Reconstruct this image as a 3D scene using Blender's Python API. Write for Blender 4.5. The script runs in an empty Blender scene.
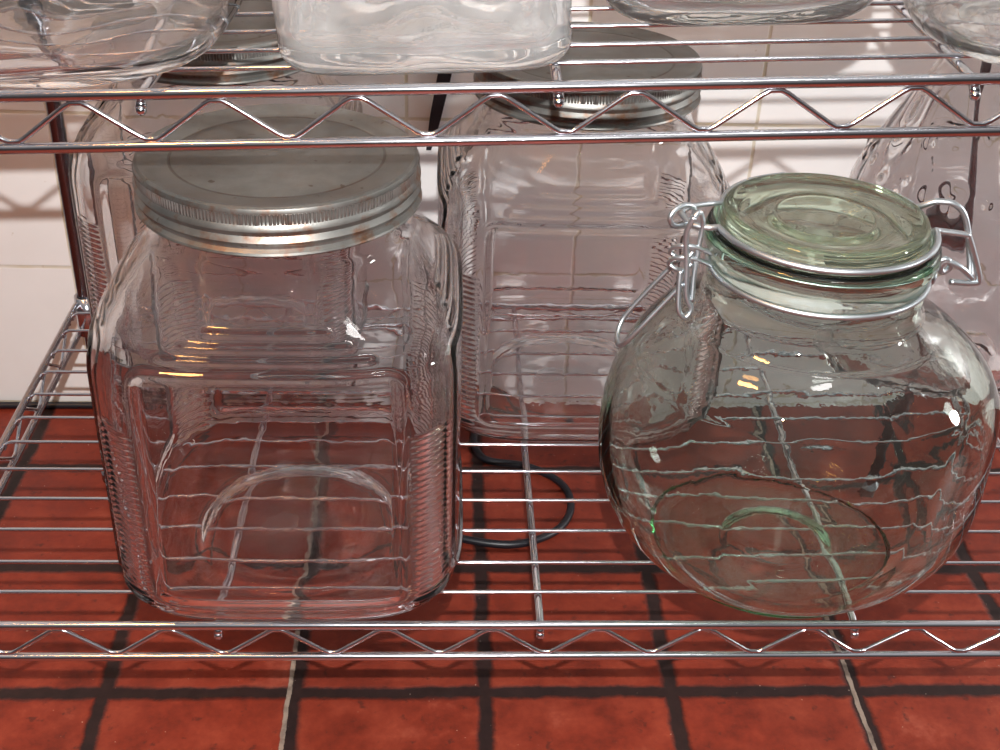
import bpy, math, random
import numpy as np
from mathutils import Matrix, Vector

random.seed(4)
C = bpy.context.scene.collection
S = 0.001                      # the script is written in millimetres
PI = math.pi

# ------------------------------------------------------------------ helpers
def tag(o, label=None, cat=None, group=None, kind=None):
    if label: o['label'] = label
    if cat: o['category'] = cat
    if group: o['group'] = group
    if kind: o['kind'] = kind
    return o

def empty(name, loc=(0, 0, 0), rot=(0, 0, 0), parent=None):
    o = bpy.data.objects.new(name, None)
    o.empty_display_size = 0.02
    C.objects.link(o)
    o.location = [v * S for v in loc]
    o.rotation_euler = rot
    if parent: o.parent = parent
    return o

class MB:
    """collects vertices and faces (millimetres), links ONE mesh object"""
    def __init__(self):
        self.v = []; self.f = []; self.n = 0
    def add(self, v, f):
        v = np.asarray(v, float)
        self.v.append(v)
        self.f += [tuple(i + self.n for i in q) for q in f]
        self.n += len(v)
    def tube(self, pts, r, sides=10, closed=False, caps=True):
        P = [Vector(p) for p in pts]; n = len(P)
        T = []
        for i in range(n):
            if closed: t = (P[(i + 1) % n] - P[i - 1])
            else: t = P[min(i + 1, n - 1)] - P[max(i - 1, 0)]
            T.append(t.normalized())
        up = Vector((0, 0, 1)) if abs(T[0].z) < .9 else Vector((1, 0, 0))
        N = (up - T[0] * up.dot(T[0])).normalized()
        V = []
        for i in range(n):
            N = (N - T[i] * N.dot(T[i])).normalized()
            B = T[i].cross(N)
            rr = r[i] if hasattr(r, '__len__') else r
            for k in range(sides):
                a = 2 * PI * k / sides
                q = P[i] + (N * math.cos(a) + B * math.sin(a)) * rr
                V.append((q.x, q.y, q.z))
        F = []
        m = n if closed else n - 1
        for i in range(m):
            j = (i + 1) % n
            for k in range(sides):
                k2 = (k + 1) % sides
                F.append((i * sides + k, i * sides + k2, j * sides + k2, j * sides + k))
        if caps and not closed:
            F.append(tuple(range(sides))[::-1])
            F.append(tuple((n - 1) * sides + k for k in range(sides)))
        self.add(V, F)
    def rows(self, R, pole0=False, pole1=False):
        """R: list of rings (n,3); closed round; poles fan the end rings to their centre"""
        R = [np.asarray(r, float) for r in R]; n = len(R[0])
        V = np.concatenate(R); F = []
        k = np.arange(n); k2 = (k + 1) % n
        for i in range(len(R) - 1):
            a = i * n; b = (i + 1) * n
            F += list(zip((a + k).tolist(), (a + k2).tolist(), (b + k2).tolist(), (b + k).tolist()))
        if pole0:
            V = np.vstack([V, R[0].mean(0)]); c = len(V) - 1
            F += [(c, j2, j) for j, j2 in zip(k.tolist(), k2.tolist())]
        if pole1:
            V = np.vstack([V, R[-1].mean(0)]); c = len(V) - 1; a = (len(R) - 1) * n
            F += [(c, a + j, a + j2) for j, j2 in zip(k.tolist(), k2.tolist())]
        self.add(V, F)
    def lathe(self, prof, seg=96, pole0=False, pole1=False, centre=(0, 0, 0)):
        th = np.linspace(0, 2 * PI, seg, endpoint=False)
        self.rows([np.stack([centre[0] + r * np.cos(th), centre[1] + r * np.sin(th), np.full(seg, centre[2] + z)], 1) for r, z in prof], pole0, pole1)
    def sphere(self, c, r, seg=12):
        self.lathe([(r * math.sin(PI * i / 8), -r * math.cos(PI * i / 8)) for i in range(1, 8)], seg, True, True, c)
    def build(self, name, material, parent=None, loc=None, rot=None, smooth=True, sharp=None):
        V = np.concatenate(self.v) * S
        me = bpy.data.meshes.new(name)
        me.from_pydata(V.tolist(), [], self.f)
        me.update()
        if smooth:
            me.polygons.foreach_set('use_smooth', [True] * len(me.polygons))
            if sharp: me.set_sharp_from_angle(angle=sharp)
        me.materials.append(material)
        o = bpy.data.objects.new(name, me)
        C.objects.link(o)
        if parent: o.parent = parent
        if loc: o.location = [v * S for v in loc]
        if rot: o.rotation_euler = rot
        return o

def copy_tree(o, parent=None):
    c = o.copy(); C.objects.link(c); c.parent = parent
    for ch in list(o.children):
        copy_tree(ch, c)
    return c

def smooth_path(pts, per=6, closed=False):
    """Catmull-Rom through the points"""
    P = [np.array(p, float) for p in pts]; n = len(P); out = []
    m = n if closed else n - 1
    for i in range(m):
        if closed: a, b, c, d = P[i - 1], P[i], P[(i + 1) % n], P[(i + 2) % n]
        else: a, b, c, d = P[max(i - 1, 0)], P[i], P[i + 1], P[min(i + 2, n - 1)]
        for k in range(per):
            t = k / per
            out.append(.5 * (2 * b + (c - a) * t + (2 * a - 5 * b + 4 * c - d) * t * t + (3 * b - a - 3 * c + d) * t ** 3))
    if not closed: out.append(P[-1])
    return [tuple(p) for p in out]

# ------------------------------------------------------------------ materials
class NT:
    def __init__(self, name):
        self.m = bpy.data.materials.new(name); self.m.use_nodes = True
        self.t = self.m.node_tree; self.t.nodes.clear()
        self.out = self.t.nodes.new('ShaderNodeOutputMaterial')
    def n(self, typ, **kw):
        nd = self.t.nodes.new('ShaderNode' + typ)
        for k, v in kw.items(): setattr(nd, k, v)
        return nd
    def l(self, a, b): self.t.links.new(a, b)
    def math(self, op, a, b=None, clamp=False):
        nd = self.n('Math', operation=op); nd.use_clamp = clamp
        for i, v in enumerate((a, b)):
            if v is None: continue
            if isinstance(v, (int, float)): nd.inputs[i].default_value = v
            else: self.l(v, nd.inputs[i])
        return nd.outputs[0]
    def ramp(self, fac, stops, interp='LINEAR'):
        nd = self.n('ValToRGB'); cr = nd.color_ramp; cr.interpolation = interp
        while len(cr.elements) < len(stops): cr.elements.new(.5)
        for e, (p, c) in zip(cr.elements, stops):
            e.position = p; e.color = (c[0], c[1], c[2], 1) if hasattr(c, '__len__') else (c, c, c, 1)
        self.l(fac, nd.inputs[0]); return nd.outputs[0]
    def noise(self, scale, detail=3, rough=.55, vec=None):
        nd = self.n('TexNoise'); nd.inputs['Scale'].default_value = scale
        nd.inputs['Detail'].default_value = detail; nd.inputs['Roughness'].default_value = rough
        if vec is not None: self.l(vec, nd.inputs['Vector'])
        return nd.outputs['Fac']
    def mixc(self, fac, a, b, mode='MIX'):
        nd = self.n('Mix', data_type='RGBA', blend_type=mode)
        for i, v in ((0, fac), (6, a), (7, b)):
            if isinstance(v, (int, float)): nd.inputs[i].default_value = v
            elif isinstance(v, tuple): nd.inputs[i].default_value = (*v, 1)
            else: self.l(v, nd.inputs[i])
        return nd.outputs[2]

def glass(name, col, haze=.02, haze_col=(.8, .8, .82), bump=.03, scale=60, fine=0.0, ior=1.47, absorb=None, base_glow=0):
    """solid clear glass with a faint haze: dust, and painted brightness in the pale and bright glass"""
    M = NT(name)
    co = M.n('TexCoord').outputs['Object']
    nz = M.noise(scale, 2, .5, co)
    if fine: nz = M.math('ADD', nz, M.math('MULTIPLY', M.noise(scale * 4, 2, .6, co), fine))
    bp = M.n('Bump'); bp.inputs['Strength'].default_value = bump; bp.inputs['Distance'].default_value = .004
    M.l(nz, bp.inputs['Height'])
    g = M.n('BsdfGlass'); g.inputs['IOR'].default_value = ior; g.inputs['Roughness'].default_value = 0
    g.inputs['Color'].default_value = (*col, 1)
    M.l(bp.outputs[0], g.inputs['Normal'])
    df = M.n('BsdfDiffuse'); df.inputs[0].default_value = (*haze_col, 1)
    mx = M.n('MixShader')
    hz = M.math('MULTIPLY', M.noise(12, 4, .7, co), haze * 2)
    if base_glow:                       # pale patch painted as flash glow on the jar bottom
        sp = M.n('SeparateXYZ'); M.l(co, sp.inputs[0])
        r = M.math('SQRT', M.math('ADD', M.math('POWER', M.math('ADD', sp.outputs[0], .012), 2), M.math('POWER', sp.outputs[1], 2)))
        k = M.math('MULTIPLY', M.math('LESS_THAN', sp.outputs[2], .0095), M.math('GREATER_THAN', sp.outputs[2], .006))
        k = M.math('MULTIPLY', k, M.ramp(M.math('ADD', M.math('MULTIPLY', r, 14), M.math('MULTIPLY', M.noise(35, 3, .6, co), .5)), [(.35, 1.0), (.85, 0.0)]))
        hz = M.math('ADD', hz, M.math('MULTIPLY', k, base_glow), True)
    M.l(hz, mx.inputs[0])
    if absorb:
        va = M.n('VolumeAbsorption'); va.inputs['Color'].default_value = (*absorb[0], 1); va.inputs['Density'].default_value = absorb[1]
        M.l(va.outputs[0], M.out.inputs['Volume'])
    M.l(g.outputs[0], mx.inputs[1]); M.l(df.outputs[0], mx.inputs[2])
    M.l(mx.outputs[0], M.out.inputs[0])
    return M.m

M_clear = glass('clear_glass', (.98, .979, .98), .0022, base_glow=.3)
M_green = glass('green_tinged_glass', (.98, .988, .983), .0025, (.75, .8, .76), .025, 60, fine=.15, absorb=((.47, .82, .6), 38))
M_lid = glass('green_lid_glass', (.87, .92, .85), .04, (.66, .7, .56), .02, 40)
M_pale = glass('pale_glass', (.98, .988, .985), .05, (.85, .88, .88), .08, 40, fine=.2)  # white haze paints part of the bright reflections into the glass
M_bright = glass('bright_glass', (.985, .99, .988), .12, (.88, .9, .9), .09, 38, fine=.2)  # heavier haze: brightness of white reflections painted into the glass
M_upper = glass('rippled_glass', (.98, .982, .983), .012, (.8, .82, .83), .035, 40, fine=.1)
M_bead = glass('embossed_glass', (.985, .982, .983), .006, bump=.04)
def chrome(name, col, rough, warm=0):
    M = NT(name)
    p = M.n('BsdfPrincipled'); p.inputs['Metallic'].default_value = 1
    co = M.n('TexCoord').outputs['Object']
    c = M.mixc(M.noise(70, 3, .6, co), tuple(v * .8 for v in col), col)
    M.l(c, p.inputs['Base Color'])
    M.l(M.math('ADD', M.math('MULTIPLY', M.noise(40, 2, .5, co), .1), rough - .05), p.inputs['Roughness'])
    M.l(p.outputs[0], M.out.inputs[0]); return M.m
M_chrome = chrome('chrome_wire', (.68, .68, .72), .15)
M_post = chrome('dark_chrome', (.2, .2, .22), .2)
M_steel = chrome('galvanised_wire', (.6, .65, .68), .42)

def lid_metal():
    M = NT('dull_tin')
    p = M.n('BsdfPrincipled'); p.inputs['Metallic'].default_value = .85
    co = M.n('TexCoord').outputs['Object']
    sp = M.n('SeparateXYZ'); M.l(co, sp.inputs[0])
    r = M.math('SQRT', M.math('ADD', M.math('POWER', sp.outputs[0], 2), M.math('POWER', sp.outputs[1], 2)))
    ring = M.math('LESS_THAN', M.math('ABSOLUTE', M.math('SUBTRACT', r, .0572)), .0008)
    n1 = M.noise(35, 5, .65, co)
    base = M.ramp(n1, [(.3, (.15, .148, .138)), (.7, (.245, .243, .228))])
    rust = M.ramp(M.noise(55, 4, .7, co), [(.5, 0.0), (.66, 1.0)])
    side = M.math('GREATER_THAN', r, .0748)
    rfac = M.math('MULTIPLY', rust, M.math('ADD', M.math('MULTIPLY', side, .7), M.math('ADD', M.math('MULTIPLY', ring, .6), .12)), True)
    c = M.mixc(rfac, base, (.18, .075, .03))
    spots = M.ramp(M.noise(160, 2, .5, co), [(.70, 0.0), (.74, .8)])
    c = M.mixc(spots, c, (.1, .07, .05))
    c = M.mixc(M.math('MULTIPLY', ring, .55), c, (.08, .06, .05))
    M.l(c, p.inputs['Base Color'])
    M.l(M.math('ADD', M.math('MULTIPLY', n1, .25), .3), p.inputs['Roughness'])
    M.l(p.outputs[0], M.out.inputs[0]); return M.m
M_tin = lid_metal()

def black_rubber():
    M = NT('black_rubber'); p = M.n('BsdfPrincipled')
    p.inputs['Base Color'].default_value = (.008, .008, .012, 1); p.inputs['Roughness'].default_value = .4
    M.l(p.outputs[0], M.out.inputs[0]); return M.m
M_black = black_rubber()

T, FX, FY = .1432, -.2520, .1267
def floor_mat():
    M = NT('red_quarry_tile')
    pos = M.n('NewGeometry').outputs['Position']
    sp = M.n('SeparateXYZ'); M.l(pos, sp.inputs[0])
    wob = M.math('MULTIPLY', M.math('SUBTRACT', M.noise(45, 4, .65, pos), .5), .009)
    def dist(ax, off):
        u = M.math('DIVIDE', M.math('SUBTRACT', M.math('ADD', ax, wob), off), T)
        fl = M.math('FLOOR', M.math('ADD', u, .5))
        return M.math('MULTIPLY', M.math('ABSOLUTE', M.math('SUBTRACT', u, fl)), T), fl, u
    dx, ix, ux = dist(sp.outputs[0], FX); dy, iy, uy = dist(sp.outputs[1], FY)
    d = M.math('MINIMUM', dx, dy)
    g = M.n('MapRange', interpolation_type='SMOOTHSTEP'); M.l(d, g.inputs[0])
    g.inputs[1].default_value = .0035; g.inputs[2].default_value = .0085; g.inputs[3].default_value = 1; g.inputs[4].default_value = 0
    cid = M.n('CombineXYZ')
    M.l(M.math('FLOOR', ux), cid.inputs[0]); M.l(M.math('FLOOR', uy), cid.inputs[1])
    wn = M.n('TexWhiteNoise'); M.l(cid.outputs[0], wn.inputs[0])
    n1 = M.noise(28, 6, .7, pos)
    c = M.ramp(n1, [(.3, (.095, .012, .006)), (.5, (.195, .025, .011)), (.72, (.28, .047, .022))])
    c = M.mixc(M.math('MULTIPLY', wn.outputs[0], .35), c, (.16, .028, .017))
    pale = M.ramp(M.noise(14, 5, .75, pos), [(.6, 0.0), (.8, .35)])
    c = M.mixc(pale, c, (.38, .12, .085))
    dark = M.ramp(M.noise(95, 3, .6, pos), [(.62, 0.0), (.72, .7)])
    c = M.mixc(dark, c, (.06, .014, .01))
    c = M.mixc(g.outputs[0], c, M.mixc(M.noise(120, 3, .6, pos), (.006, .003, .003), (.035, .016, .014)))
    # two joints still show their pale mortar
    sel = M.math('MAXIMUM', M.math('COMPARE', ix, 1.0), M.math('COMPARE', ix, 4.0))
    off = M.math('SUBTRACT', M.math('ADD', sp.outputs[0], M.math('MULTIPLY', wob, .5)), FX)
    l1 = M.math('MAXIMUM', M.math('LESS_THAN', M.math('ABSOLUTE', M.math('SUBTRACT', off, T - .0048)), .0018),
                M.math('LESS_THAN', M.math('ABSOLUTE', M.math('SUBTRACT', off, 4 * T - .0015)), .0018))
    c = M.mixc(M.math('MULTIPLY', l1, M.ramp(M.noise(70, 3, .6, pos), [(.3, .3), (.55, .9)])), c, (.30, .23, .18))
    specks = M.ramp(M.noise(420, 1, .5, pos), [(.80, 0.0), (.83, .8)])
    c = M.mixc(specks, c, (.55, .45, .38))
    p = M.n('BsdfPrincipled'); M.l(c, p.inputs['Base Color'])
    M.l(M.math('ADD', M.math('MULTIPLY', n1, .3), .35), p.inputs['Roughness'])
    p.inputs['Specular IOR Level'].default_value = .3
    b = M.n('Bump'); b.inputs['Strength'].default_value = .5; b.inputs['Distance'].default_value = .002
    M.l(M.math('SUBTRACT', M.math('MULTIPLY', n1, .4), g.outputs[0]), b.inputs['Height']); M.l(b.outputs[0], p.inputs['Normal'])
    M.l(p.outputs[0], M.out.inputs[0]); return M.m

def wall_mat():
    M = NT('white_wall_tile')
    pos = M.n('NewGeometry').outputs['Position']
    sp = M.n('SeparateXYZ'); M.l(pos, sp.inputs[0])
    wob = M.math('MULTIPLY', M.math('SUBTRACT', M.noise(40, 2, .5, pos), .5), .0012)
    def dist(ax, off, t):
        u = M.math('DIVIDE', M.math('SUBTRACT', M.math('ADD', ax, wob), off), t)
        fl = M.math('FLOOR', M.math('ADD', u, .5))
        return M.math('MULTIPLY', M.math('ABSOLUTE', M.math('SUBTRACT', u, fl)), t)
    d = M.math('MINIMUM', dist(sp.outputs[0], .1248, .1587), dist(sp.outputs[2], -.0305, .153))
    g = M.n('MapRange', interpolation_type='SMOOTHSTEP'); M.l(d, g.inputs[0])
    g.inputs[1].default_value = .0008; g.inputs[2].default_value = .0022; g.inputs[3].default_value = 1; g.inputs[4].default_value = 0
    n1 = M.noise(6, 4, .6, pos)
    c = M.ramp(n1, [(.3, (.74, .73, .72)), (.7, (.82, .815, .81))])
    c = M.mixc(M.math('MULTIPLY', g.outputs[0], M.ramp(M.noise(18, 3, .6, pos), [(.35, .35), (.65, .9)])), c, (.50, .43, .27))
    spots = M.ramp(M.noise(130, 2, .5, pos), [(.76, 0.0), (.79, .5)])
    c = M.mixc(spots, c, (.5, .42, .33))
    p = M.n('BsdfPrincipled'); M.l(c, p.inputs['Base Color']); p.inputs['Roughness'].default_value = .3
    b = M.n('Bump'); b.inputs['Strength'].default_value = .25; b.inputs['Distance'].default_value = .002
    M.l(M.math('SUBTRACT', M.math('MULTIPLY', n1, .3), g.outputs[0]), b.inputs['Height']); M.l(b.outputs[0], p.inputs['Normal'])
    M.l(p.outputs[0], M.out.inputs[0]); return M.m

# ------------------------------------------------------------------ setting
ZF = -187.5
m = MB(); m.add([(-1600, -1400, ZF), (1600, -1400, ZF), (1600, 520, ZF), (-1600, 520, ZF),
                 (-1600, -1400, ZF - 40), (1600, -1400, ZF - 40), (1600, 520, ZF - 40), (-1600, 520, ZF - 40)],
                [(0, 1, 2, 3), (7, 6, 5, 4), (0, 4, 5, 1), (1, 5, 6, 2), (2, 6, 7, 3), (3, 7, 4, 0)])
tag(m.build('floor', floor_mat(), smooth=False), kind='structure')
m = MB(); m.add([(-1600, 520, ZF - 40), (1600, 520, ZF - 40), (1600, 520, 1500), (-1600, 520, 1500),
                 (-1600, 580, ZF - 40), (1600, 580, ZF - 40), (1600, 580, 1500), (-1600, 580, 1500)],
                [(0, 1, 2, 3), (7, 6, 5, 4), (0, 4, 5, 1), (1, 5, 6, 2), (2, 6, 7, 3), (3, 7, 4, 0)])
tag(m.build('wall_back', wall_mat(), smooth=False), kind='structure')

# ------------------------------------------------------------------ wire shelving unit
XL, XR, YB = -311, 432, 398
P, H = 64.0, 25.0
unit = empty('wire_shelving_unit', (0, 0, ZF))
tag(unit, 'chrome wire shelving unit with zigzag edges standing on the red tile floor', 'shelving')
for x in (-305, 426):
    for y in (3, 398):
        m = MB(); m.lathe([(0.01, -8), (11, -8), (11, 0), (6, 4), (6, 1100), (0.01, 1100)], 20)
        m.build('post', M_post, unit, (x, y, 8), sharp=.6)

def rect(x0, x1, y0, y1, z, r=12):
    out = []
    for cx, cy, a0 in ((x1 - r, y0 + r, -90), (x1 - r, y1 - r, 0), (x0 + r, y1 - r, 90), (x0 + r, y0 + r, 180)):
        for k in range(6):
            a = math.radians(a0 + 90 * k / 5)
            out.append((cx + r * math.cos(a), cy + r * math.sin(a), z))
    return out

def truss(u0, u1, phase):
    """zigzag in (u, z): peaks at phase + k*P, rounded corners"""
    out = []; k = math.floor((u0 - phase) / (P / 2)) - 1
    pts = []
    while phase + k * P / 2 < u1 + P:
        u = phase + k * P / 2; top = (k % 2 == 0)
        z = -3.6 if top else -H + 3.4
        s = 1 if top else -1
        pts += [(u - 5.5, z - s * 1.6), (u - 2.5, z), (u + 2.5, z), (u + 5.5, z - s * 1.6)]
        k += 1
    return [q for q in pts if u0 <= q[0] <= u1]

def make_shelf():
    m = MB()
    m.tube(rect(XL, XR, 0, YB, 0), 2.75, 14, closed=True)
    m.tube(rect(XL, XR, 0, YB, -H), 2.6, 14, closed=True)
    for x in (-305, 426):
        for y in (3, 398): m.lathe([(6.3, -H - 6), (10, -H - 6), (9, 5), (6.3, 5), (6.3, -H - 6)], 20, centre=(x, y, 0))
    sh = m.build('shelf_frame', M_chrome, unit, (0, 0, -ZF))
    for y in (0, YB):
        m = MB(); m.tube([(u, y, z) for u, z in truss(XL + 12, XR - 12, -224.4)], 1.35, 8); m.build('truss_wire', M_chrome, sh)
    for x in (XL, XR):
        m = MB(); m.tube([(x, u, z) for u, z in truss(12, YB - 12, 40)], 1.35, 8); m.build('truss_wire', M_chrome, sh)
    for y in (26.3, 53.9, 85.6, 118, 151, 183.5, 214.5, 246, 278, 310, 342, 371):
        m = MB()
        m.tube([(XL + 1, y, -4), (XL + 3.5, y, 1), (XL + 7, y, 2.6), (XR - 7, y, 2.6), (XR - 3.5, y, 1), (XR - 1, y, -4)], 1.3, 8)
        m.build('shelf_wire', M_chrome, sh)
    for x in (-131, 60, 251):
        m = MB(); m.tube([(x, -.5, -6.5), (x, 1.5, -4.6), (x, 7, -1.8), (x, YB - 7, -1.8), (x, YB - 1.5, -4.6), (x, YB + .5, -6.5)], 2.5, 10)
        m.sphere((x, -.5, -7.2), 2.7); m.build('cross_rod', M_chrome, sh)
    return sh
lower = make_shelf()
upper = copy_tree(lower, unit)
TILT = math.atan(.04515); YAW = -.0205
upper.location = Vector((-8, 0, 328 - ZF)) * S
upper.rotation_euler = (0, -TILT, YAW)
def on_upper(x, y): return (x, y, 328 + .04515 * x + 4.4)
ZS = 4.0                                    # top of the shelf wires

# ------------------------------------------------------------------ cracker jars
NS = 360
TH = np.linspace(0, 2 * PI, NS, endpoint=False) + PI / NS
def interp(z, tab, col): return float(np.interp(z, [t[0] for t in tab], [t[col] for t in tab]))
def smooth_tab(tab, per=8):
    return [tuple(p) for p in smooth_path(tab, per)]
def sup(w, n, d=0.0, wy=None):
    c, s = np.cos(TH), np.sin(TH); wy = wy or w
    r = 1.0 / ((np.abs(c) ** n + np.abs(s) ** n) ** (1.0 / n))
    r = r + d / w
    return np.stack([w * r * c, wy * r * s], 1)

# outer profile: height, half width, squareness
CJ = smooth_tab([(0, 70, 2.6), (1.2, 78, 3.0), (5, 88, 3.6), (11, 95, 4.2), (20, 99.5, 4.25), (30, 101, 4.3), (90, 101, 4.3), (150, 101, 4.3), (170, 100.5, 4.2),
                 (181, 97.5, 4.0), (191, 91.5, 3.3), (201, 84, 2.7), (211, 77.5, 2.25), (219, 73.4, 2.05), (226, 72, 2), (234, 71.2, 2), (257, 70.5, 2)], 6)
def cj_disp(z):
    """pressed ornament on the four faces and fluted corners"""
    c, s = np.cos(TH), np.sin(TH)
    r = 101.0 / ((np.abs(c) ** 4.7 + np.abs(s) ** 4.3) ** (1 / 4.3))
    x, y = r * c, r * s
    u = np.where(np.abs(x) > np.abs(y), y, x); a = np.abs(u)
    d = np.zeros(NS)
    # frame of the panel: rounded rectangle 70 x (28..178)
    px, pz, zc = 70.0, 75.0, 103.0
    qx = a - (px - 8); qz = abs(z - zc) - (pz - 8)
    sd = np.sqrt(np.maximum(qx, 0) ** 2 + max(qz, 0) ** 2) + np.minimum(np.maximum(qx, qz), 0) - 8
    d += 1.9 * np.exp(-(sd / 1.9) ** 2)
    d += np.where(sd < -2, -.9 * np.clip((-sd - 2) / 3, 0, 1), 0)
    # stepped bars above the panel
    for zz, half in ((185, 57), (190.5, 47), (196.5, 36)):
        e = np.clip((half + 3 - a) / 4, 0, 1)
        d += 1.5 * e * np.exp(-((z - zz) / 1.5) ** 2)
    # ribs on the corners
    if 16 < z < 140:
        k = np.clip((a - 75) / 1.5, 0, 1)
        e = min(1, (z - 16) / 3, (140 - z) / 3)
        d += k * e * (.9 * math.sin(2 * PI * z / 3.9) + .3)
    return d
def cracker_body():
    m = MB(); R = []
    # underside with its round push-up, then the outer wall
    for w, z in ((20, 4.0), (50, 4.2), (60, 4.0), (62.5, 1.6), (66, .4)): R.append(np.column_stack([sup(w, 2.0 if w < 61 else 2.2), np.full(NS, z)]))
    zs = list(np.arange(0, 12, 1.0)) + list(np.arange(12, 205, .65)) + list(np.arange(205, 257.1, 1.5))
    for z in zs:
        w, n = interp(z, CJ, 1), interp(z, CJ, 2)
        R.append(np.column_stack([sup(w, n, cj_disp(z)), np.full(NS, z)]))
    R.append(np.column_stack([sup(68.5, 2), np.full(NS, 258)]))
    # inner wall down to the thick floor
    for z in list(np.arange(257, 205, -4.0)) + list(np.arange(205, 12, -3.0)):
        w, n = interp(z, CJ, 1) - 4.5, interp(z, CJ, 2)
        R.append(np.column_stack([sup(w, n), np.full(NS, z)]))
    for w, z, n in ((91, 12, 3.8), (85, 9.5, 3.2), (74, 8.6, 2.6), (60, 8.4, 2), (20, 8.2, 2)): R.append(np.column_stack([sup(w, n), np.full(NS, z)]))
    m.rows(R, True, True)
    return m
def cracker_lid():
    m = MB(); SEG = 960
    th = np.linspace(0, 2 * PI, SEG, endpoint=False)
    kn = .35 * np.sign(np.sin(th * 240))
    prof = [(5, 252.4, 0), (56, 252.4, 0), (58, 251.8, 0), (59, 251.8, 0), (61, 252.6, 0), (70, 252.8, 0), (72.5, 253.6, 0), (75, 254, 0), (76.6, 253.2, 0), (77.2, 251.6, 0),
            (77.1, 250.6, 0), (77.3, 250.6, 1), (77.3, 247.4, 1), (77.3, 245.0, 0), (78.2, 243.6, 0), (78.4, 241.8, 0), (77.2, 240.3, 0), (76.6, 238.8, 0), (77.6, 237.2, 0), (78.4, 235.8, 0), (77.7, 234.4, 0),
            (76.6, 233.2, 0), (76.6, 232, 0), (78.6, 230.4, 0), (79, 229.2, 0), (78, 228.2, 0), (75.5, 228.2, 0), (75, 232, 0), (75, 250.5, 0), (5, 251.2, 0)]
    m.rows([np.stack([(r * .978 + k * kn) * np.cos(th), (r * .978 + k * kn) * np.sin(th), np.full(SEG, z + 6)], 1) for r, z, k in prof][::-1], True, True)
    return m
jar = empty('cracker_jar', (-89, 83, ZS))
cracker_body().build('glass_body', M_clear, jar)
cracker_lid().build('metal_lid', M_tin, jar, sharp=.5)
tag(jar, 'square glass jar with dull metal screw lid, front left on the lower shelf', 'jar', 'square glass jars with metal lids')
def place(src, loc, label, rz=0, group=None, tilt=False):
    o = copy_tree(src); o.location = Vector(loc) * S
    o.rotation_euler = (0, -TILT if tilt else 0, rz)
    o['label'] = label
    if group: o['group'] = group
    return o
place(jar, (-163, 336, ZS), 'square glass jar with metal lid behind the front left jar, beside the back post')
place(jar, (96, 266, ZS), 'square glass jar with metal lid at the middle, behind and left of the clamp jar')

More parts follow.
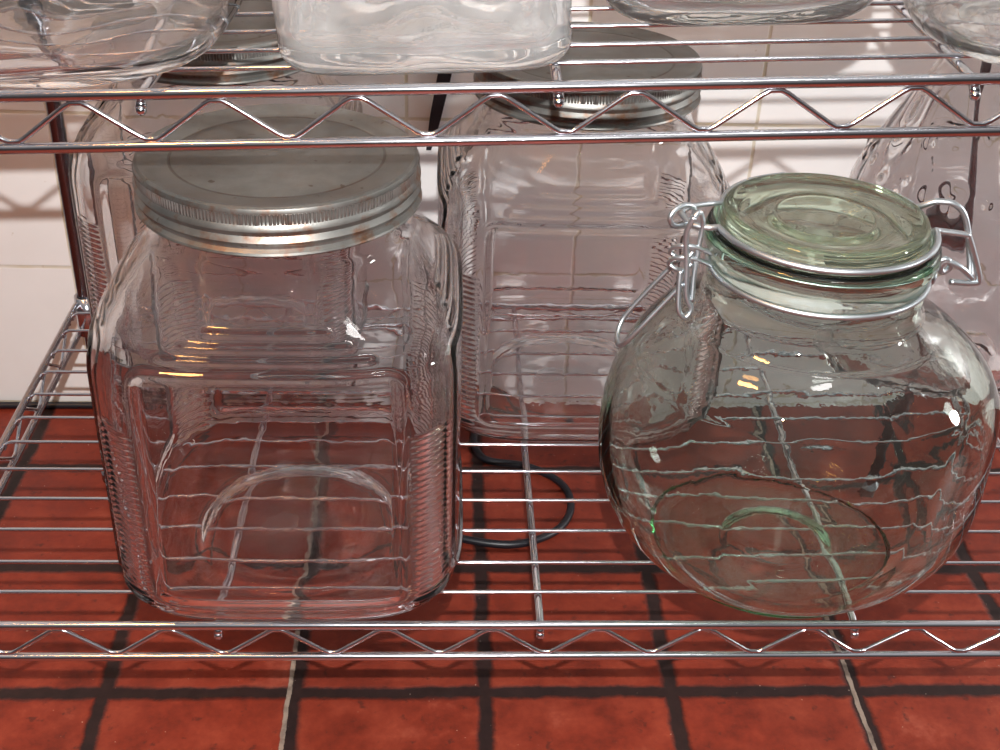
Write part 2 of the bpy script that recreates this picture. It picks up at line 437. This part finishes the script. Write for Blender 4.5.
# ------------------------------------------------------------------ clamp jar
def clamp_jar():
    root = empty('clamp_lid_jar', (208, 65, ZS))
    tag(root, 'round dimpled glass jar with green-tinged glass lid and wire clamp, front right', 'jar')
    A, B, ZC, E, N = 118.0, 106.5, 91.0, 103.0, 2.28
    def k(z): return max(0.0, 1 - abs((z - ZC) / E) ** N) ** (1 / N)
    prof = [(z, A * k(z), B * k(z)) for z in np.arange(8, 176, 1.2)]
    def dimple(z, w):
        d = np.zeros(NS)
        for q in range(6):
            a = math.radians(-30 + 60 * q) - .12
            da = (TH - a + PI) % (2 * PI) - PI
            rr = ((da * w) / 56) ** 2 + ((z - 98) / 50) ** 2
            d -= 5.0 * np.clip(1 - rr, 0, 1) ** 1.3
        return d
    def ell(w, wy, z, d=0.0): return np.column_stack([sup(w, 2.0, d, wy), np.full(NS, z)]) + np.array([5.0 * float(np.clip((186 - z) / 40, 0, 1)), 0, 0])
    k0 = k(8)
    R = []
    for w, z in ((10, 6), (28, 6), (33, 5), (36, 2), (44, .3), (52, 0), (58, .6)): R.append(ell(w, w, z))
    for t in np.linspace(.15, 1, 8): R.append(ell(58 + (A * k0 - 58) * math.sin(t * PI / 2), 58 + (B * k0 - 58) * math.sin(t * PI / 2), .6 + 7.4 * (1 - math.cos(t * PI / 2))))
    for z, a, b in prof: R.append(ell(a, b, z, dimple(z, a)))
    za, aa, bb = prof[-1]
    for r, z in ((63, 184), (60.8, 189), (60, 194), (60, 202), (58.6, 203.5), (58.6, 206.5), (60, 208), (60.2, 214), (62.4, 215.2), (64, 218), (64, 223), (62.6, 226.6), (58.6, 227.6), (56, 226.6), (55.6, 214), (55.6, 190)):
        R.append(ell(r, r, z))
    for z, a, b in prof[::-1]: R.append(ell(a - 4.5, b - 4.5, z, dimple(z, a) * .6))
    for w, z in ((60, 8.5), (40, 8.8), (34, 11), (28, 11.5), (10, 11.5)): R.append(ell(w, w, z))
    m = MB(); m.rows(R, True, True); m.build('glass_body', M_green, root)
    # lid: thick disc, raised rim, sunken centre with a ring
    m = MB()
    m.lathe([(4, 234.2), (27, 234.2), (28.2, 235.0), (29.4, 234.4), (42, 234.6), (48, 236.0), (52, 237.6), (55, 238), (57.2, 237), (58.2, 235), (58.2, 233), (57.2, 231.8), (57.2, 230), (58.8, 229), (58.8, 228.2),
             (55, 228.0), (53.6, 222.5), (50, 221), (4, 221)][::-1], 160, True, True)
    m.v = [v * np.array([.96, .96, 1]) for v in m.v]
    m.build('glass_lid', M_lid, root)
    # wire round the lid
    def ring(r, z, a0, a1, n=60): return [(r * math.cos(a), r * math.sin(a), z) for a in np.radians(np.linspace(a0, a1, n))]
    m = MB(); wr = 1.8
    m.tube(smooth_path([(-78, 8, 232), (-73, -2, 229.5), (-64, -7, 230)], 5) + ring(60, 231, 188, 352) + smooth_path([(62, -7, 230), (76, -8, 228.5), (80, -7, 225), (92, -4, 201), (90, -4, 197), (76, -5, 198)], 6), wr, 10)
    m.tube(smooth_path([(-78, 8, 232), (-71, 12, 234), (-60, 14, 235)], 4) + ring(56.5, 235.5, 166, 100, 14), wr * .8, 8)
    m.tube(ring(56.8, 234.5, 70, 14, 14) + smooth_path([(63, 10, 240), (72, 8, 240), (79, 7, 235), (84, 6, 224), (88, 3, 207), (89, 0, 199)], 6), wr, 10)
    m.build('lid_wire', M_steel, root)
    # wire round the neck
    m = MB(); m.tube(ring(60.2, 205, 0, 360, 120)[:-1], wr, 10, closed=True)
    m.tube(smooth_path([(60, -4, 205), (69, -5, 212), (73, -5, 210), (74, -4, 206), (71, -3, 203), (69, -4, 207), (71, -5, 211), (80, -6, 207), (88, -4, 200)], 6), wr, 10)
    m.tube(smooth_path([(64, 2, 201), (65, -3, 207), (64, -8, 201), (63, -4, 197)], 6, True), 2.2, 10, closed=True)
    m.build('neck_wire', M_steel, root)
    # the clasp on the left: loop, coils, link and the long lever wire
    m = MB()
    def hoop(c, r1, r2, tilt=0, n=24, gap=0):
        out = []
        for i in range(n):
            a = 2 * PI * i / n
            x, z = r1 * math.cos(a), r2 * math.sin(a)
            out.append((c[0] + x * math.cos(tilt), c[1] + x * math.sin(tilt) , c[2] + z))
        return out
    m.tube(hoop((-78, 2, 233), 8.5, 6, .5), 1.5, 8, closed=True)
    m.build('clasp_ring', M_steel, root)
    m = MB()
    for zz in (216, 209): m.tube(smooth_path([(-60, -6, zz - 2), (-70, -8, zz + 2.5), (-77, -8, zz + 3.5), (-82, -5, zz + 1), (-83, -3, zz - 3), (-79, -6, zz - 5), (-75, -9, zz - 3), (-72, -8, zz)], 5), 1.5, 8)
    m.build('clasp_coil', M_steel, root)
    m = MB()
    up6 = lambda L, dz=5.5: [(x + 1, y, z + dz) for x, y, z in L]
    m.tube(smooth_path(up6([(-75, -10, 232), (-78, -9, 222), (-76, -10, 205), (-74.5, -12, 186), (-71, -13, 178), (-74, -14, 173), (-78, -14, 177), (-79, -12, 188), (-79, -10, 200)]), 6), 1.6, 8)
    m.tube(smooth_path(up6([(-75, -10, 232), (-72, -8, 234), (-69, -6, 226), (-70, -7, 212), (-71, -9, 196), (-71, -12, 182)]), 6), 1.5, 8)
    m.build('clasp_link', M_steel, root)
    m = MB()
    m.tube(smooth_path([(-75, 14, 200), (-85, 16, 186), (-97, 18, 168), (-103, 18, 158), (-106, 12, 151), (-106, 2, 151), (-104, -6, 157), (-98, -9, 167), (-86, -10, 184), (-76, -11, 198)], 6), 1.5, 8)
    m.build('clasp_lever', M_steel, root)
    return root
clamp_jar()

# ------------------------------------------------------------------ jug at the back right
def jug():
    root = empty('glass_jug', (388, 306, ZS))
    tag(root, 'clear glass jug with sloping embossed shoulder behind the clamp jar, at the right edge', 'jug')
    tab = smooth_tab([(0, 66), (2, 72), (9, 78), (25, 81), (90, 81), (130, 80.5), (150, 79), (165, 74), (180, 67.5), (205, 55), (230, 42.5), (244, 36), (252, 34), (272, 33), (276, 35), (281, 35), (283, 32)], 5)
    R = [np.column_stack([sup(w, 2), np.full(NS, z)]) for w, z in ((10, 5), (40, 5), (48, 3), (58, .3))]
    rng = random.Random(2)
    beads = [(rng.uniform(0, 2 * PI), rng.uniform(150, 232)) for _ in range(20)] + [(2 * PI * i / 22, 168 + 5 * (i % 2)) for i in range(22)]
    for z in list(np.arange(0, 245, 1.1)) + list(np.arange(245, 283, 2)):
        w = interp(z, tab, 1); d = np.zeros(NS)
        if 146 < z < 240:
            for a, bz in beads:
                da = (TH - a + PI) % (2 * PI) - PI
                d += 2.6 * np.exp(-(((da * w) ** 2 + (z - bz) ** 2) / 14.0))
        e = max(0, min(1, (z - 20) / 30, (240 - z) / 30))
        d += e * 1.6 * np.sin(8 * TH + z * .035)
        R.append(np.column_stack([sup(w, 2, d), np.full(NS, z)]))
    for z in np.arange(282, 10, -4.0): R.append(np.column_stack([sup(interp(z, tab, 1) - 4, 2), np.full(NS, z)]))
    for w in (60, 30, 8): R.append(np.column_stack([sup(w, 2), np.full(NS, 9)]))
    m = MB(); m.rows(R, True, True); m.build('glass_body', M_bead, root)
    return root
jug()

# ------------------------------------------------------------------ plain jars on the upper shelf
def plain_jar(name, loc, half, n, h, label, mat, base_r, ring=None, corner=14, ripple=0):
    root = empty(name, loc, (0, -TILT, 0)); tag(root, label, 'jar')
    R = []
    b = half - corner
    for w, z, q in ((12, 3.5, 2), (base_r - 4, 3.5, 2), (base_r, 2.6, 2), (base_r + 3, .3, 2.2), (max(b - 5, base_r + 6), 0, (n + 2) / 2)): R.append(np.column_stack([sup(w, q), np.full(NS, z)]))
    zz = [corner * (1 - math.cos(t)) for t in np.linspace(.1, PI / 2, 9)] + list(np.arange(corner + 3, h * .8, 3.0))
    def width(z):
        if z < corner: return b + corner * math.sin(math.acos(max(-1, 1 - z / corner)))
        return half
    for z in zz:
        d = ripple * np.sin(TH * 9 + 3 * math.sin(z * .05)) * math.sin(z * .11) if ripple else 0.0
        R.append(np.column_stack([sup(width(z), n, d), np.full(NS, z)]))
    for t in np.linspace(0, 1, 12):
        s = t * t * (3 - 2 * t)
        R.append(np.column_stack([sup(half - s * half * .28, n + (2 - n) * s), np.full(NS, h * .8 + t * h * .14)]))
    for r, z in ((.72, .95), (.75, .965), (.75, .99), (.72, 1), (.68, .99), (.67, .94)): R.append(np.column_stack([sup(half * r, 2), np.full(NS, h * z)]))
    for t in np.linspace(1, 0, 8):
        s = t * t * (3 - 2 * t)
        R.append(np.column_stack([sup(half - 5 - s * half * .28, n + (2 - n) * s), np.full(NS, h * .8 + t * h * .13)]))
    for z in np.arange(h * .78, 14, -6): R.append(np.column_stack([sup(min(width(z), half) - 5, n), np.full(NS, z)]))
    for w, z, q in ((half - 9, 12, n), (half - 16, 9.5, (n + 2) / 2), (base_r, 9, 2), (12, 9, 2)): R.append(np.column_stack([sup(w, q), np.full(NS, z)]))
    m = MB(); m.rows(R, True, True); m.build('glass_body', mat, root)
    return root
plain_jar('square_jar', on_upper(-204, 84), 104, 3.4, 255, 'big clear glass jar on the upper shelf, cut by the left edge of the photo', M_upper, 62, corner=24, ripple=.7)
plain_jar('square_jar', on_upper(-9, 67), 69, 6.5, 220, 'square glass jar bright with white reflections, standing at the front middle of the upper shelf', M_bright, 46, ripple=.8, corner=13)
plain_jar('square_jar', on_upper(152, 131), 72, 4.2, 215, 'pale glass jar set back on the upper shelf, left of the round jar', M_pale, 50, corner=17, ripple=.5)
plain_jar('round_jar', on_upper(305, 38), 85, 2, 225, 'round clear glass jar on the upper shelf, cut by the right edge of the photo', M_pale, 50, corner=26)

# ------------------------------------------------------------------ black cable and strap
zc = ZF + 3.6
pts = [(-700, 512, zc), (-560, 510, zc), (-440, 514, zc), (-330, 515, zc), (-200, 515, zc), (-100, 515, zc), (-10, 512, zc), (30, 490, zc), (32, 450, zc), (44, 424, zc), (82, 414, zc),
       (112, 388, zc), (119, 352, zc), (104, 318, zc), (68, 298, zc), (26, 303, zc), (-4, 320, zc), (-22, 350, zc), (-20, 385, zc)]
m = MB(); m.tube(smooth_path(pts, 10), 3.6, 12)
tag(m.build('power_cable', M_black), 'black cable along the foot of the wall, looped on the red floor tiles', 'cable')
m = MB()
hs = [(-14, 95, 2.2), (-11.5, 106, 3.6), (-8, 125, 5), (-1, 160, 6), (12, 225, 6.4), (60, 460, 6.4)]
V = []
for x, z, hw in hs: V += [(x - hw, 519, z), (x + hw, 519, z), (x + hw, 515, z), (x - hw, 515, z)]
F = [(0, 1, 2, 3), (23, 22, 21, 20)] + [(4 * i + k, 4 * i + 4 + k, 4 * i + 4 + (k + 1) % 4, 4 * i + (k + 1) % 4) for i in range(5) for k in range(4)]
m.add(V, F)
tag(m.build('hanging_strap', M_black, smooth=False), 'black tapered strap hanging slanted against the white wall', 'strap')

# ------------------------------------------------------------------ camera
f, pitch, yaw, roll = 1242.0, .55392, -.05477, -.03724
def inv(u, v):
    c, s = math.cos(roll), math.sin(roll); u, v = c * u + s * v, -s * u + c * v
    c, s = math.cos(pitch), math.sin(pitch); y, z = c + s * v, -s + c * v
    c, s = math.cos(yaw), math.sin(yaw); return Vector((c * u - s * y, s * u + c * y, z))
fwd = inv(0, 0); right = inv(1, 0) - fwd; up = inv(0, 1) - fwd
cam = bpy.data.cameras.new('camera'); cam.sensor_width = 36; cam.lens = f / 1000 * 36
cam.clip_start = .01
co = bpy.data.objects.new('camera', cam); C.objects.link(co)
R = Matrix((right.normalized(), up.normalized(), -fwd.normalized())).transposed()
co.matrix_world = Matrix.Translation(Vector((0, -549.65, 515.7)) * S) @ R.to_4x4()
bpy.context.scene.camera = co

# ------------------------------------------------------------------ light
def lamp(name, typ, loc, energy, col, target=None, **kw):
    l = bpy.data.lights.new(name, typ); l.energy = energy; l.color = col
    for k, v in kw.items(): setattr(l, k, v)
    o = bpy.data.objects.new(name, l); C.objects.link(o); o.location = loc
    if target is not None: o.rotation_euler = (Vector(target) - Vector(loc)).to_track_quat('-Z', 'Y').to_euler()
    return o
lamp('flash', 'POINT', (0, -.55, .585), 44, (1, .985, .97), shadow_soft_size=.004)
lamp('side_fill', 'AREA', (2.6, -.2, .75), 34, (1, .99, .985), (.1, .5, .0), shape='DISK', size=.3)  # unseen fill, added to brighten the wall behind the middle jar
lamp('warm_lamp', 'AREA', (-.6, -.55, 1.5), 8, (1, .42, .11), (-.15, .1, .1), shape='RECTANGLE', size=.3, size_y=.09)
lamp('ceiling_light', 'AREA', (.5, -.9, 2.2), 3.5, (1, .97, .95), (0, .2, 0), shape='RECTANGLE', size=.4, size_y=.14)
w = bpy.data.worlds.new('room'); bpy.context.scene.world = w; w.use_nodes = True
nt = w.node_tree; bg = nt.nodes['Background']
tc = nt.nodes.new('ShaderNodeTexCoord'); sx = nt.nodes.new('ShaderNodeSeparateXYZ'); cr = nt.nodes.new('ShaderNodeValToRGB'); mr = nt.nodes.new('ShaderNodeMapRange')
nt.links.new(tc.outputs['Generated'], sx.inputs[0]); nt.links.new(sx.outputs[2], mr.inputs[0]); mr.inputs[1].default_value = -1; mr.inputs[2].default_value = 1
nt.links.new(mr.outputs[0], cr.inputs[0]); nt.links.new(cr.outputs[0], bg.inputs[0])
while len(cr.color_ramp.elements) < 4: cr.color_ramp.elements.new(.5)
for e, (p, c) in zip(cr.color_ramp.elements, ((0, (.05, .04, .036)), (.57, (.07, .064, .064)), (.8, (.38, .37, .375)), (1, (1.25, 1.25, 1.27)))):
    e.position = p; e.color = (*c, 1)
bg.inputs[1].default_value = .6

sc = bpy.context.scene
sc.view_settings.view_transform = 'Standard'
sc.view_settings.look = 'None'
sc.view_settings.exposure = .1
sc.cycles.transparent_max_bounces = 64
sc.cycles.max_bounces = 24
sc.cycles.transmission_bounces = 24
sc.cycles.glossy_bounces = 8
sc.cycles.diffuse_bounces = 4
sc.cycles.use_denoising = True

# the flash light is allowed to pass through the clear glass
bpy.data.lights['flash'].cycles.is_caustics_light = True
for o in bpy.data.objects:
    if o.type == 'MESH':
        if 'glass' in o.data.materials[0].name: o.cycles.is_caustics_caster = True
        else: o.cycles.is_caustics_receiver = True
